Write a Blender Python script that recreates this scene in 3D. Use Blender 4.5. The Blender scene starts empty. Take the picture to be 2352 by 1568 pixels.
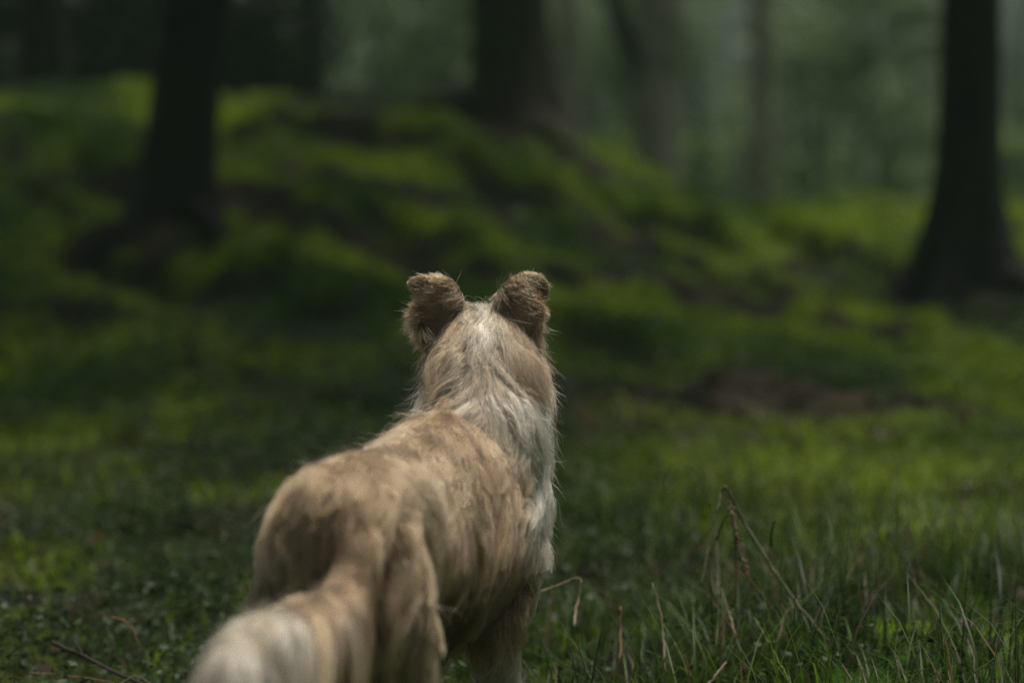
import bpy, bmesh, math, random
import numpy as np
from mathutils import Vector, Matrix
from mathutils.kdtree import KDTree
from mathutils.bvhtree import BVHTree

random.seed(7)
rng = np.random.default_rng(11)
S = bpy.context.scene
COL = S.collection

# ------------------------------------------------------------------ camera, sky, sun, exposure
CAM_H = 1.0
PITCH = 6.41                      # degrees below the horizon
cam_d = bpy.data.cameras.new('camera')
cam = bpy.data.objects.new('camera', cam_d)
COL.objects.link(cam)
cam.location = (0, 0, CAM_H)
cam.rotation_euler = (math.radians(90 - PITCH), 0, 0)
cam_d.sensor_width = 36
cam_d.lens = 85
cam_d.clip_start = 0.05
cam_d.clip_end = 600
cam_d.dof.use_dof = True
cam_d.dof.focus_distance = 3.35
cam_d.dof.aperture_fstop = 1.9
S.camera = cam

SUN_EL, SUN_AZ = 77.0, 40.0       # azimuth from +Y towards +X
w = bpy.data.worlds.new('World')
S.world = w
w.use_nodes = True
wn = w.node_tree.nodes
wn.clear()
out = wn.new('ShaderNodeOutputWorld')
bg = wn.new('ShaderNodeBackground')
sky = wn.new('ShaderNodeTexSky')
sky.sky_type = 'NISHITA'
sky.sun_disc = False
sky.sun_elevation = math.radians(SUN_EL)
sky.sun_rotation = math.radians(SUN_AZ)
sky.air_density = 1.0
sky.dust_density = 6.0
sky.ozone_density = 0.6
bg.inputs['Strength'].default_value = 0.05
grey = wn.new('ShaderNodeHueSaturation')      # thin cloud takes most of the blue out of the sky
grey.inputs['Saturation'].default_value = 0.35
w.node_tree.links.new(sky.outputs[0], grey.inputs['Color'])
w.node_tree.links.new(grey.outputs[0], bg.inputs[0])
w.node_tree.links.new(bg.outputs[0], out.inputs[0])

sun_d = bpy.data.lights.new('sun', 'SUN')
sun_d.energy = 3.0
sun_d.angle = math.radians(22)
sun_d.color = (1.0, 0.94, 0.82)
sun = bpy.data.objects.new('sun', sun_d)
COL.objects.link(sun)
el, az = math.radians(SUN_EL), math.radians(SUN_AZ)
to_sun = Vector((math.cos(el) * math.sin(az), math.cos(el) * math.cos(az), math.sin(el)))
sun.rotation_euler = to_sun.to_track_quat('Z', 'Y').to_euler()

S.view_settings.view_transform = 'Standard'
S.view_settings.look = 'None'
S.view_settings.gamma = 1
S.view_settings.exposure = 0.62
S.view_settings.use_curve_mapping = False
S.render.engine = 'CYCLES'
cy = S.cycles
cy.use_denoising = True
try:
    cy.denoiser = 'OPENIMAGEDENOISE'
    cy.denoising_input_passes = 'RGB_ALBEDO_NORMAL'
    cy.denoising_prefilter = 'NONE'
except Exception:
    pass
cy.use_adaptive_sampling = True
cy.adaptive_threshold = 0.012
cy.max_bounces = 6
cy.diffuse_bounces = 3
cy.glossy_bounces = 2
cy.transmission_bounces = 4
cy.transparent_max_bounces = 8
cy.volume_bounces = 1
S.cycles_curves.shape = 'RIBBONS'
S.cycles_curves.subdivisions = 2

# ------------------------------------------------------------------ helpers
F = 2352 * 85 / 36.0
TH = math.radians(PITCH)


def at(px, py, Y):
    """world point on the sight line through a point of a 2352x1568 frame, at world distance Y"""
    a, b = (px - 1176) / F, (784 - py) / F
    dy = math.cos(TH) + b * math.sin(TH)
    dz = -math.sin(TH) + b * math.cos(TH)
    t = Y / dy
    return np.array((a * t, Y, CAM_H + dz * t))


def link(o, parent=None):
    COL.objects.link(o)
    if parent is not None:
        o.parent = parent
    return o


def tag(o, label=None, cat=None, group=None, kind=None):
    for k, v in (('label', label), ('category', cat), ('group', group), ('kind', kind)):
        if v:
            o[k] = v
    return o


def mesh_obj(name, verts, faces, mat=None, parent=None, smooth=True, cols=None):
    """faces: list of lists or an (n,3)/(n,4) array; cols: per-vertex rgb"""
    me = bpy.data.meshes.new(name)
    verts = np.asarray(verts, dtype=np.float32).reshape(-1, 3)
    if isinstance(faces, np.ndarray):
        n, k = faces.shape
        me.vertices.add(len(verts))
        me.vertices.foreach_set('co', verts.ravel())
        me.loops.add(n * k)
        me.loops.foreach_set('vertex_index', faces.astype(np.int32).ravel())
        me.polygons.add(n)
        me.polygons.foreach_set('loop_start', np.arange(0, n * k, k, dtype=np.int32))
        me.update(calc_edges=True)
    else:
        me.from_pydata([tuple(v) for v in verts], [], [tuple(f) for f in faces])
        me.update()
    if smooth:
        me.polygons.foreach_set('use_smooth', np.ones(len(me.polygons), dtype=bool))
    if cols is not None:
        at_ = me.color_attributes.new('col', 'FLOAT_COLOR', 'POINT')
        c4 = np.ones((len(verts), 4), dtype=np.float32)
        c4[:, :3] = cols
        at_.data.foreach_set('color', c4.ravel())
    if mat:
        me.materials.append(mat)
    o = bpy.data.objects.new(name, me)
    return link(o, parent)


class Noise:
    """smooth 3-D noise as a sum of random plane waves"""
    def __init__(self, seed, n=14, lo=0.6, hi=1.6):
        r = np.random.default_rng(seed)
        d = r.normal(size=(n, 3))
        d /= np.linalg.norm(d, axis=1)[:, None]
        self.k = d * r.uniform(lo, hi, n)[:, None] * 2 * math.pi
        self.p = r.uniform(0, 2 * math.pi, n)
        self.n = n

    def __call__(self, P, scale=1.0):
        return np.sin((P * scale) @ self.k.T + self.p).sum(1) / math.sqrt(self.n / 2.0)


def norm(v):
    return v / np.maximum(np.linalg.norm(v, axis=-1, keepdims=True), 1e-9)


def smooth01(x):
    x = np.clip(x, 0, 1)
    return x * x * (3 - 2 * x)


def tube(path, radii, n=8, cap=True):
    path = np.asarray(path, float)
    radii = np.asarray(radii, float)
    m = len(path)
    tan = norm(np.gradient(path, axis=0))
    ref = np.array((0.31, 0.9, 0.17)) if abs(tan[0] @ np.array((0, 0, 1))) > .7 else np.array((0.0, 0.1, 1))
    V = []
    for i in range(m):
        a = norm(np.cross(tan[i], ref))
        b = np.cross(tan[i], a)
        ang = np.arange(n) * 2 * math.pi / n
        V.append(path[i] + radii[i] * (np.cos(ang)[:, None] * a + np.sin(ang)[:, None] * b))
    V = np.concatenate(V)
    Fc = []
    for i in range(m - 1):
        for j in range(n):
            k = (j + 1) % n
            Fc.append((i * n + j, i * n + k, (i + 1) * n + k, (i + 1) * n + j))
    if cap:
        Fc.append(tuple(range(n))[::-1])
        Fc.append(tuple(range((m - 1) * n, m * n)))
    return V, Fc


def spline(pts, n):
    """Catmull-Rom through rows of pts"""
    P = np.asarray(pts, float)
    P = np.vstack([2 * P[0] - P[1], P, 2 * P[-1] - P[-2]])
    m = len(P) - 3
    t = np.linspace(0, m - 1e-6, n)
    i = t.astype(int)
    u = (t - i)[:, None]
    a, b, c, d = P[i], P[i + 1], P[i + 2], P[i + 3]
    return .5 * (2 * b + (c - a) * u + (2 * a - 5 * b + 4 * c - d) * u ** 2 + (3 * b - a - 3 * c + d) * u ** 3)


# ------------------------------------------------------------------ materials
def new_mat(name):
    m = bpy.data.materials.new(name)
    m.use_nodes = True
    nt = m.node_tree
    nt.nodes.clear()
    o = nt.nodes.new('ShaderNodeOutputMaterial')
    return m, nt, o


def N(nt, typ, **kw):
    n = nt.nodes.new(typ)
    for k, v in kw.items():
        if k in n.inputs:
            n.inputs[k].default_value = v
        else:
            setattr(n, k, v)
    return n


def ramp(nt, fac, stops):
    r = nt.nodes.new('ShaderNodeValToRGB')
    e = r.color_ramp.elements
    e[0].position, e[0].color = stops[0][0], (*stops[0][1], 1)
    e[1].position, e[1].color = stops[-1][0], (*stops[-1][1], 1)
    for p, c in stops[1:-1]:
        k = e.new(p)
        k.color = (*c, 1)
    nt.links.new(fac, r.inputs[0])
    return r


def leaf_mat(name, trans=0.35, rough=0.5, spec=0.3):
    """vertex-coloured leaf with some light coming through"""
    m, nt, o = new_mat(name)
    a = N(nt, 'ShaderNodeVertexColor', layer_name='col')
    p = N(nt, 'ShaderNodeBsdfPrincipled', Roughness=rough)
    p.inputs['Specular IOR Level'].default_value = spec
    t = N(nt, 'ShaderNodeBsdfTranslucent')
    mx = N(nt, 'ShaderNodeMixShader')
    mx.inputs[0].default_value = trans
    nt.links.new(a.outputs[0], p.inputs['Base Color'])
    nt.links.new(a.outputs[0], t.inputs[0])
    nt.links.new(p.outputs[0], mx.inputs[1])
    nt.links.new(t.outputs[0], mx.inputs[2])
    nt.links.new(mx.outputs[0], o.inputs[0])
    return m


def bark_mat(name, c0, c1, moss=(0.03, 0.06, 0.008), moss_amt=0.45):
    m, nt, o = new_mat(name)
    tc = N(nt, 'ShaderNodeTexCoord')
    mp = N(nt, 'ShaderNodeMapping')
    mp.inputs['Scale'].default_value = (9, 9, 1.6)
    nt.links.new(tc.outputs['Object'], mp.inputs[0])
    n1 = N(nt, 'ShaderNodeTexNoise', Scale=2.2, Detail=8, Roughness=.65)
    nt.links.new(mp.outputs[0], n1.inputs['Vector'])
    r = ramp(nt, n1.outputs[0], [(.3, c0), (.7, c1)])
    n2 = N(nt, 'ShaderNodeTexNoise', Scale=3.0, Detail=4)
    nt.links.new(tc.outputs['Object'], n2.inputs['Vector'])
    r2 = ramp(nt, n2.outputs[0], [(moss_amt, (0, 0, 0)), (moss_amt + .16, (1, 1, 1))])
    mx = N(nt, 'ShaderNodeMix', data_type='RGBA')
    nt.links.new(r2.outputs[0], mx.inputs[0])
    mx.inputs[6].default_value = (*moss, 1)
    nt.links.new(r.outputs[0], mx.inputs[7])
    b = N(nt, 'ShaderNodeBump', Strength=.9, Distance=.02)
    nt.links.new(n1.outputs[0], b.inputs['Height'])
    p = N(nt, 'ShaderNodeBsdfPrincipled', Roughness=.9)
    p.inputs['Specular IOR Level'].default_value = .15
    nt.links.new(mx.outputs[2], p.inputs['Base Color'])
    nt.links.new(b.outputs[0], p.inputs['Normal'])
    nt.links.new(p.outputs[0], o.inputs[0])
    return m


M_DARKBARK = bark_mat('dark_wet_bark', (.005, .005, .005), (.018, .018, .017), (.010, .016, .006), .34)
M_BROWNBARK = bark_mat('brown_bark', (.016, .013, .011), (.05, .042, .034), (.022, .038, .008), .38)
M_GREYBARK = bark_mat('grey_bark', (.14, .12, .105), (.28, .25, .215), (.05, .07, .03), .34)
M_LEAF = leaf_mat('leaf', .4)
M_GRASS = leaf_mat('grass_blade', .45, .5, .3)
M_DRY = leaf_mat('dry_stalk', .15, .7, .2)


def ground_mat():
    m, nt, o = new_mat('forest_floor')
    a = N(nt, 'ShaderNodeVertexColor', layer_name='col')
    tc = N(nt, 'ShaderNodeTexCoord')
    n1 = N(nt, 'ShaderNodeTexNoise', Scale=9.0, Detail=8, Roughness=.7)
    nt.links.new(tc.outputs['Object'], n1.inputs['Vector'])
    r = ramp(nt, n1.outputs[0], [(.3, (.45, .45, .45)), (.7, (1.45, 1.45, 1.3))])
    mx = N(nt, 'ShaderNodeMix', data_type='RGBA', blend_type='MULTIPLY')
    mx.inputs[0].default_value = 1
    nt.links.new(a.outputs[0], mx.inputs[6])
    nt.links.new(r.outputs[0], mx.inputs[7])
    n2 = N(nt, 'ShaderNodeTexNoise', Scale=60.0, Detail=5)
    nt.links.new(tc.outputs['Object'], n2.inputs['Vector'])
    b = N(nt, 'ShaderNodeBump', Strength=.9, Distance=.03)
    nt.links.new(n2.outputs[0], b.inputs['Height'])
    p = N(nt, 'ShaderNodeBsdfPrincipled', Roughness=.95)
    p.inputs['Specular IOR Level'].default_value = .1
    nt.links.new(mx.outputs[2], p.inputs['Base Color'])
    nt.links.new(b.outputs[0], p.inputs['Normal'])
    nt.links.new(p.outputs[0], o.inputs[0])
    return m


M_GROUND = ground_mat()

# ------------------------------------------------------------------ ground: flat clearing, mossy bank
nz_a, nz_b, nz_c, nz_d = Noise(1), Noise(2), Noise(3), Noise(4)


def xy3(x, y, sx=1.0, sy=1.0):
    return np.stack([x * sx, y * sy, np.zeros_like(x)], -1)


def bank_height(x, y):
    """height of the ridge line falls from left to right; slope climbs between y=6.5 and y=12"""
    top = np.interp(x, [-8, -2.2, -0.6, .2, .55, .9, 1.3, 1.9, 3.5, 8], [1.0, .86, .74, .62, .48, .36, .30, .28, .22, .2])
    y0 = np.interp(x, [-6, -1, .6, 1.6, 5], [5.6, 6.2, 7.4, 8.0, 8.2])
    t = (y - y0) / (12.2 - y0)
    up = smooth01(t) * .75 + np.clip(t, 0, 1) * .25
    return top * up - (top + 1.2) * smooth01((y - 12.8) / 6.5)


def on_bank(px, py):
    for Y in np.arange(5.0, 15.0, .05):
        p = at(px, py, Y)
        if p[2] < bank_height(np.array([p[0]]), np.array([Y]))[0]:
            break
    return p[0], Y


# lips of moss with a bare earth face below them: (points along the lip, height of the face)
LEDGES = [([(505, 292), (640, 290), (760, 300), (900, 325), (1020, 355)], .13), ([(1035, 365), (1120, 392), (1200, 418), (1275, 455)], .14),
          ([(1390, 425), (1480, 462), (1580, 500), (1700, 545)], .16), ([(830, 470), (900, 490), (980, 520), (1080, 560)], .11),
          ([(200, 355), (300, 368), (390, 390)], .09), ([(130, 575), (260, 585), (420, 595), (520, 625), (660, 660)], .11),
          ([(1230, 690), (1330, 745), (1420, 790), (1520, 820)], .10), ([(1790, 550), (1950, 590), (2090, 630)], .12),
          ([(20, 410), (120, 428), (210, 460)], .09), ([(1520, 580), (1640, 640), (1760, 690)], .09), ([(560, 440), (660, 455), (740, 490)], .08),
          ([(650, 690), (760, 715), (880, 730)], .08), ([(60, 690), (180, 705), (300, 730)], .08)]
LEDGES = [(np.array([on_bank(*p) for p in pl]), h) for pl, h in LEDGES]


def ledge_terms(x, y):
    """height change and bare-earth share of the ledges"""
    dz = np.zeros_like(x)
    bare = np.zeros_like(x)
    for pl, h in LEDGES:
        sel_ = (x > pl[0, 0] - .3) & (x < pl[-1, 0] + .3) & (y > pl[:, 1].min() - 2) & (y < pl[:, 1].max() + 1)
        xs, ys = x[sel_], y[sel_]
        wob = .10 * np.sin(xs * 9.0 + h * 80) + .06 * np.sin(xs * 23.0)
        d = np.interp(xs, pl[:, 0], pl[:, 1]) + wob - ys
        fade = smooth01((xs - pl[0, 0] + .2) / .3) * smooth01((pl[-1, 0] + .2 - xs) / .3)
        drop = -.75 * h * smooth01(d / .10) * (1 - smooth01((d - .15) / 1.1)) + .5 * h * np.exp(-((d + .16) / .2) ** 2)
        dz[sel_] += drop * fade
        b = smooth01((d + .02) / .05) * (1 - smooth01((d - .06) / .20)) * fade
        bare[sel_] = np.maximum(bare[sel_], b)
    return dz, bare


def ground_z(x, y):
    x = np.atleast_1d(np.asarray(x, float))
    y = np.atleast_1d(np.asarray(y, float))
    z = bank_height(x, y)
    onb = smooth01((y - 6.2) / 2.0) * (1 - smooth01((y - 15) / 4))
    # mounds drawn out along the fall of the bank, from upper left to lower right
    u = x * .78 - y * .62
    v = x * .62 + y * .78
    rid = nz_a(xy3(u * .28, v * 0.95))
    ridge = 1 - np.abs(rid) * 1.15
    z = z + onb * (.035 * ridge + .03 * nz_b(xy3(u * .4, v * .8)) + .012 * nz_c(xy3(x * 1.6, y * 1.6)))
    # gentle roughness of the clearing
    z = z + (1 - onb) * (.012 * nz_c(xy3(x * .9, y * .9)) + .008 * nz_d(xy3(x * 2.2, y * 2.2)))
    cush = np.sqrt(np.abs(nz_b(xy3(x * 1.5, y * 1.5))) + .02)
    cush2 = np.sqrt(np.abs(nz_a(xy3(x * 3.1, y * 3.1))) + .02)
    z = z + (.3 + .7 * onb) * (.030 * (cush - .8) + .024 * (cush2 - .8)) * smooth01((y - 3.2) / 1.0)
    z = z + ledge_terms(x, y)[0]
    # the clearing swells a little on both sides of where the dog stands
    z = z + .085 * smooth01((x - .12) / .5) * (1 - smooth01((y - 3.9) / 1.6)) + .05 * smooth01((-.5 - x) / .5) * (1 - smooth01((y - 4.0) / 1.6))
    near = 1 - smooth01((np.hypot((x + .12) * 1.5, y - 3.0) - .5) / .5)
    z = z * (1 - near)
    far = smooth01((np.hypot(x, y - 10) - 25) / 30)
    z = z + far * .3 * nz_d(xy3(x * .03, y * .03))
    return z


def axis(segs):
    a = []
    for lo, hi, st in segs:
        a.append(np.arange(lo, hi, st))
    a.append([segs[-1][1]])
    return np.concatenate(a)


gx = axis([(-75, -20, 5), (-20, -5, 1.0), (-5, -3, .2), (-3, 3.4, .04), (3.4, 6, .2), (6, 20, 1.0), (20, 75, 5)])
gy = axis([(-60, -4, 8), (-4, 2, .5), (2, 3.2, .1), (3.2, 16, .04), (16, 24, .25), (24, 50, 2), (50, 85, 5)])
GX, GY = np.meshgrid(gx, gy)
gxx, gyy = GX.ravel(), GY.ravel()
gzz = ground_z(gxx, gyy)
W_, H_ = len(gx), len(gy)
idx = np.arange(W_ * H_).reshape(H_, W_)
gf = np.stack([idx[:-1, :-1], idx[:-1, 1:], idx[1:, 1:], idx[1:, :-1]], -1).reshape(-1, 4)


def moss_mask(x, y):
    """1 where cushions of moss grow, 0 on bare soil and leaf litter"""
    u = x * .78 - y * .62
    v = x * .62 + y * .78
    n = nz_d(xy3(u * .6, v * 1.9)) * .75 + nz_b(xy3(x * 1.9, y * 1.9)) * .4 + nz_c(xy3(x * 4.5, y * 4.5)) * .2
    m = smooth01((n + .95) / 1.1)
    # trodden litter strip in front of the bank, right of the dog
    strip = np.exp(-((y - 7.2 - .15 * (x - .5)) / .62) ** 2) * smooth01((x + .25) / .3) * (1 - .7 * smooth01((x - .9) / .5))
    m = m * (1 - .82 * (1 - smooth01((y - 5.9) / 1.5)) * (1 - smooth01((x + .2) / .5)))
    m = np.maximum(m, np.exp(-((x - .75) / .5) ** 2 - ((y - 6.0) / .45) ** 2))  # full moss where the painted light shaft falls
    m = m * (1 - .8 * np.exp(-((x - 1.85) / .8) ** 2 - ((y - 9.6) / .9) ** 2))      # barer, darker ground round the black trunk
    m = m * (1 - .9 * strip) * (1 - .95 * ledge_terms(x, y)[1])
    return m


mm = moss_mask(gxx, gyy)
hue = np.clip(nz_a(xy3(gxx * .8, gyy * .8)) * .45 + .5 + .25 * nz_c(xy3(gxx * 2.2, gyy * 2.2)), 0, 1.2)[:, None]
moss_c = np.array((.022, .066, .004)) * (1 - hue) + np.array((.140, .205, .008)) * hue
soil_n = (nz_c(xy3(gxx * 3, gyy * 3)) * .5 + .5)[:, None]
soil_c = np.array((.006, .006, .005)) * (1 - soil_n) + np.array((.018, .016, .010)) * soil_n
litter = (np.exp(-((gyy - 7.1 - .15 * (gxx - .5)) / .5) ** 2) * smooth01((gxx + .2) / .3) * (1 - smooth01((gxx - .9) / .5)))[:, None]
soil_c = soil_c * (1 - litter) + np.array((.034, .027, .020)) * litter * (.5 + soil_n)
humus = ledge_terms(gxx, gyy)[1][:, None]
soil_c = soil_c * (1 - humus) + np.array((.006, .007, .005)) * humus
glow_ground = np.exp(-((gxx - .75) / .5) ** 2 - ((gyy - 6.0) / .45) ** 2)[:, None]  # glow of a light shaft, painted into the ground as yellow-green
moss_c = moss_c * (1 - glow_ground) + np.array((.21, .28, .012)) * glow_ground
gcol = soil_c * (1 - mm[:, None]) + moss_c * mm[:, None]
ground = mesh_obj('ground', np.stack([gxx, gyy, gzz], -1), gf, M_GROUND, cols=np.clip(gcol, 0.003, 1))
tag(ground, 'mossy forest floor rising into a bank', None, None, 'structure')

# ------------------------------------------------------------------ trees
def trunk_mesh(base, r0, height, lean, flare, seed, n=26):
    """tapered trunk with a flared, buttressed foot"""
    r = np.random.default_rng(seed)
    zs = np.concatenate([np.linspace(-.25, 1.2, 16), np.linspace(1.5, height, 12)])
    lob = r.integers(4, 6)
    ph = r.uniform(0, 6.28)
    V = []
    ang = np.arange(n) * 2 * math.pi / n
    for z in zs:
        zz = max(z, 0)
        rad = r0 * (1 - .55 * zz / height)
        fl = flare * math.exp(-max(z, -.1) / .22)
        rr = rad * (1 + .05 * np.sin(3 * ang + z * 2 + ph) + .03 * np.sin(7 * ang + z * 5))
        rr = rr + fl * (.55 + .45 * np.sin(lob * ang + ph) * .9)
        cx = base[0] + lean[0] * zz + .04 * math.sin(zz * .7 + ph)
        cyy = base[1] + lean[1] * zz + .04 * math.cos(zz * .6 + ph) - .04 * math.cos(ph)
        V.append(np.stack([cx + rr * np.cos(ang), cyy + rr * np.sin(ang), np.full(n, base[2] + z)], -1))
    V = np.concatenate(V)
    Fc = []
    for i in range(len(zs) - 1):
        for j in range(n):
            k = (j + 1) % n
            Fc.append((i * n + j, i * n + k, (i + 1) * n + k, (i + 1) * n + j))
    Fc.append(tuple(range((len(zs) - 1) * n, len(zs) * n)))
    return V, Fc


def leaf_cloud(centers, radii, count, size, c0, c1, seed, flat=.55):
    """leaf-shaped quads (two triangles bent at the midrib) spread through balls of foliage"""
    r = np.random.default_rng(seed)
    centers = np.asarray(centers, float)
    radii = np.asarray(radii, float)
    k = r.integers(0, len(centers), count)
    d = norm(r.normal(size=(count, 3)))
    rad = r.uniform(.35, 1, count) ** .5
    P = centers[k] + d * (rad * 1.0)[:, None] * radii[k][:, None] * np.array((1, 1, flat))
    s = size * r.uniform(.6, 1.35, count)
    a = norm(r.normal(size=(count, 3)) * np.array((1, 1, .45)))
    b = norm(np.cross(a, norm(r.normal(size=(count, 3)) * .5 + np.array((0, 0, 1.)))))
    nn = np.cross(a, b)
    v0 = P - a * (s * .5)[:, None]
    v1 = P + b * (s * .27)[:, None] + nn * (s * .07)[:, None]
    v2 = P + a * (s * .5)[:, None]
    v3 = P - b * (s * .27)[:, None] + nn * (s * .07)[:, None]
    V = np.stack([v0, v1, v2, v3], 1).reshape(-1, 3)
    i = np.arange(count) * 4
    Fc = np.stack([i, i + 1, i + 2, i + 3], -1)
    t = np.clip(r.normal(.5, .3, count), 0, 1)[:, None]
    c = np.array(c0) * (1 - t) + np.array(c1) * t
    return V, Fc, np.repeat(c, 4, 0)


def make_tree(base, r0, height, lean, flare, mat, seed, label, roots=(), crown=2600, crown_r=3.0, crown_at=.62,
              leafc=((.02, .05, .008), (.05, .1, .015)), leaf=.24, group=None):
    e = link(bpy.data.objects.new('tree', None))
    e.location = (float(base[0]), float(base[1]), float(base[2]))
    tag(e, label, 'tree', group)
    V, Fc = trunk_mesh((0, 0, 0), r0, height, lean, flare, seed)
    mesh_obj('trunk', V, Fc, mat, e)
    for rt in roots:
        pts = np.array([(p[0] - base[0], p[1] - base[1], float(ground_z(p[0], p[1])[0]) + p[2] - base[2]) for p in rt])
        pth = spline(pts, 22)
        rr = np.linspace(.075, .02, 22) * (r0 / .12) ** .5
        V, Fc = tube(pth, rr, 9)
        mesh_obj('root', V, Fc, mat, e)
    r = np.random.default_rng(seed + 500)
    h0 = height * crown_at
    cs, rs = [], []
    top = np.array((lean[0], lean[1], 0))
    limbs = []
    for i in range(9):
        a = r.uniform(0, 6.28)
        z = r.uniform(h0, height * .98)
        rr = crown_r * (1 - .5 * (z - h0) / (height - h0)) * r.uniform(.35, .9)
        st = top * (z * .8) + np.array((0, 0, z * .8))
        c = top * z + np.array((math.cos(a) * rr, math.sin(a) * rr, z))
        cs.append(c)
        rs.append(crown_r * r.uniform(.3, .5))
        limbs.append(tube(spline([st, (st + c) / 2 + np.array((0, 0, .2)), c], 6), np.linspace(.06, .015, 6), 5))
    V, Fc, c = leaf_cloud(cs, rs, crown, leaf, leafc[0], leafc[1], seed + 9, .7)
    mesh_obj('crown', V, Fc, M_LEAF, e, False, c)
    for V, Fc in limbs:
        mesh_obj('limb', V, Fc, mat, e)
    return e


def on_ground(px, py_guess, Y):
    p = at(px, py_guess, Y)
    return np.array((p[0], Y, float(ground_z(p[0], Y)[0])))


T1 = on_ground(412, 545, 9.2)
T2 = on_ground(1150, 300, 12.4)
T3 = on_ground(1520, 420, 19.0)
T4 = on_ground(1758, 450, 21.0)
T5 = on_ground(2222, 600, 9.8)
T6 = on_ground(1300, 330, 24.0)
T7 = on_ground(95, 200, 15.5)
T8 = on_ground(700, 200, 19.0)
T9 = on_ground(250, 200, 20.0)

make_tree(T1, .130, 11, (.15, .01), .12, M_DARKBARK, 21, 'near black trunk on the mossy slope, its foot flaring to the left', crown=1100,
          roots=[[(T1[0], T1[1], .1), (T1[0] + .14, T1[1] - .2, .04), (T1[0] + .3, T1[1] - .5, -.03)]])
make_tree(T2, .195, 14, (.0, .02), .12, M_BROWNBARK, 22, 'thick brown trunk at the crest of the mossy bank above the dog', crown=1100,
          roots=[[(T2[0], T2[1], .12), (T2[0] + .3, T2[1] - .3, .05), (T2[0] + .5, T2[1] - .7, -.05)],
                 [(T2[0], T2[1], .12), (T2[0] - .4, T2[1] - .3, .04), (T2[0] - .8, T2[1] - .4, -.05)]])
t3 = make_tree(T3, .175, 15, (.0, .0), .06, M_GREYBARK, 23, 'grey trunk behind the bank with a dark limb leaning off it', crown=700)
V, Fc = tube(spline([(-.03, .05, 1.9), (-.22, .12, 2.3), (-.5, .2, 3.0), (-.8, .3, 4.0)], 10), np.linspace(.10, .07, 10), 10)
mesh_obj('leaning_limb', V, Fc, M_DARKBARK, t3)
make_tree(T4, .10, 13, (-.01, .0), .07, M_GREYBARK, 24, 'slender grey trunk far back in the mist', crown=700)
make_tree(T5, .125, 12, (-.035, .01), .17, M_DARKBARK, 25, 'black trunk standing low beside the litter at the right edge', crown=1100,
          roots=[[(T5[0], T5[1], .1), (T5[0] + .25, T5[1] - .3, .03), (T5[0] + .5, T5[1] - .7, -.03)]])
make_tree(T6, .12, 14, (.0, .0), .06, M_GREYBARK, 26, 'pale far trunk just beside the thick brown one', crown=700)
make_tree(T7, .16, 13, (.01, .0), .10, M_DARKBARK, 27, 'dark trunk deep in the shade beyond the leftmost bank')
make_tree(T8, .14, 13, (.01, .0), .08, M_DARKBARK, 28, 'dark trunk half lost in leaves between the black and brown trunks')
make_tree(T9, .17, 13, (-.02, .0), .08, M_DARKBARK, 29, 'dark trunk in the gloom close behind the near black trunk')

# unseen trees added beside the clearing so their crowns shade its edges
for bx, by, sd, lb in ((-3.1, 5.2, 31, 'unseen leafy tree added to shade the left side of the clearing'), (-3.6, 8.6, 32, 'unseen leafy tree added to shade the left end of the bank'),
                       (5.6, 9.6, 33, 'unseen leafy tree added to shade the right side of the clearing')):
    make_tree((bx, by, float(ground_z(bx, by)[0])), .14, 8.0, (.03 if bx < 0 else -.03, -.02), .08, M_BROWNBARK, sd, lb, crown=6500, crown_r=2.6, crown_at=.5)

# ------------------------------------------------------------------ understorey bushes behind the bank
def bush(px, Y, width, height, count, size, c0, c1, seed, label):
    p = on_ground(px, 300, Y)
    r = np.random.default_rng(seed)
    e = link(bpy.data.objects.new('bush', None))
    e.location = tuple(float(v) for v in p)
    tag(e, label, 'bush', 'leafy bushes behind the bank')
    cs, rs = [], []
    for i in range(16):
        a = r.uniform(0, 6.28)
        q = r.uniform(.1, 1)
        c = np.array((math.cos(a) * width * q, math.sin(a) * width * q * .7, r.uniform(.08, 1) * height))
        cs.append(c)
        rs.append(r.uniform(.18, .34) * max(width, height * .6))
        if i < 7:
            V, Fc = tube(spline([(0, 0, -.1), (c[0] * .4, c[1] * .4, c[2] * .6), c], 7), np.linspace(.03, .008, 7), 5)
            mesh_obj('stem', V, Fc, M_BROWNBARK, e)
    V, Fc, c = leaf_cloud(cs, rs, count, size, c0, c1, seed + 3, .85)
    mesh_obj('foliage', V, Fc, M_LEAF, e, False, c)
    return e


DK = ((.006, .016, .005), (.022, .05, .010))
MD = ((.05, .095, .035), (.12, .19, .07))  # far light and mist put into this and the next leaf colour
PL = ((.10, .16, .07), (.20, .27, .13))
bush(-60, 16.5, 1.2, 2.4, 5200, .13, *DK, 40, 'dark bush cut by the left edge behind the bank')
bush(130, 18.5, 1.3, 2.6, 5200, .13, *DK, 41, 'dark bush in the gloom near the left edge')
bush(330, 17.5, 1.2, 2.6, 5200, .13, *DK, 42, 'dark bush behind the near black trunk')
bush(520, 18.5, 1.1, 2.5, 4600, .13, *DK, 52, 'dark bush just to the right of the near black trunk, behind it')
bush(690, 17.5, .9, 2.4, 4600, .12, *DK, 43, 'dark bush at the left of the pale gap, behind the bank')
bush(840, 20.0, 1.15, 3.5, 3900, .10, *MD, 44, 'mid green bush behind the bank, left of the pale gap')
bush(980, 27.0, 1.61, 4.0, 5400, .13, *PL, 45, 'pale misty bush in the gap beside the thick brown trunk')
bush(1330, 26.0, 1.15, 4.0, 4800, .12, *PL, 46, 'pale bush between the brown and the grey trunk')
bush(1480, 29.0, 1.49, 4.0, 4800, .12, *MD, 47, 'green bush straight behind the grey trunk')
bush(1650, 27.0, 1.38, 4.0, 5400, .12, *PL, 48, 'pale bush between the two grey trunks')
bush(1880, 28.0, 1.61, 4.0, 5400, .12, *MD, 49, 'green bush to the right of the slender grey trunk')
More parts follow.
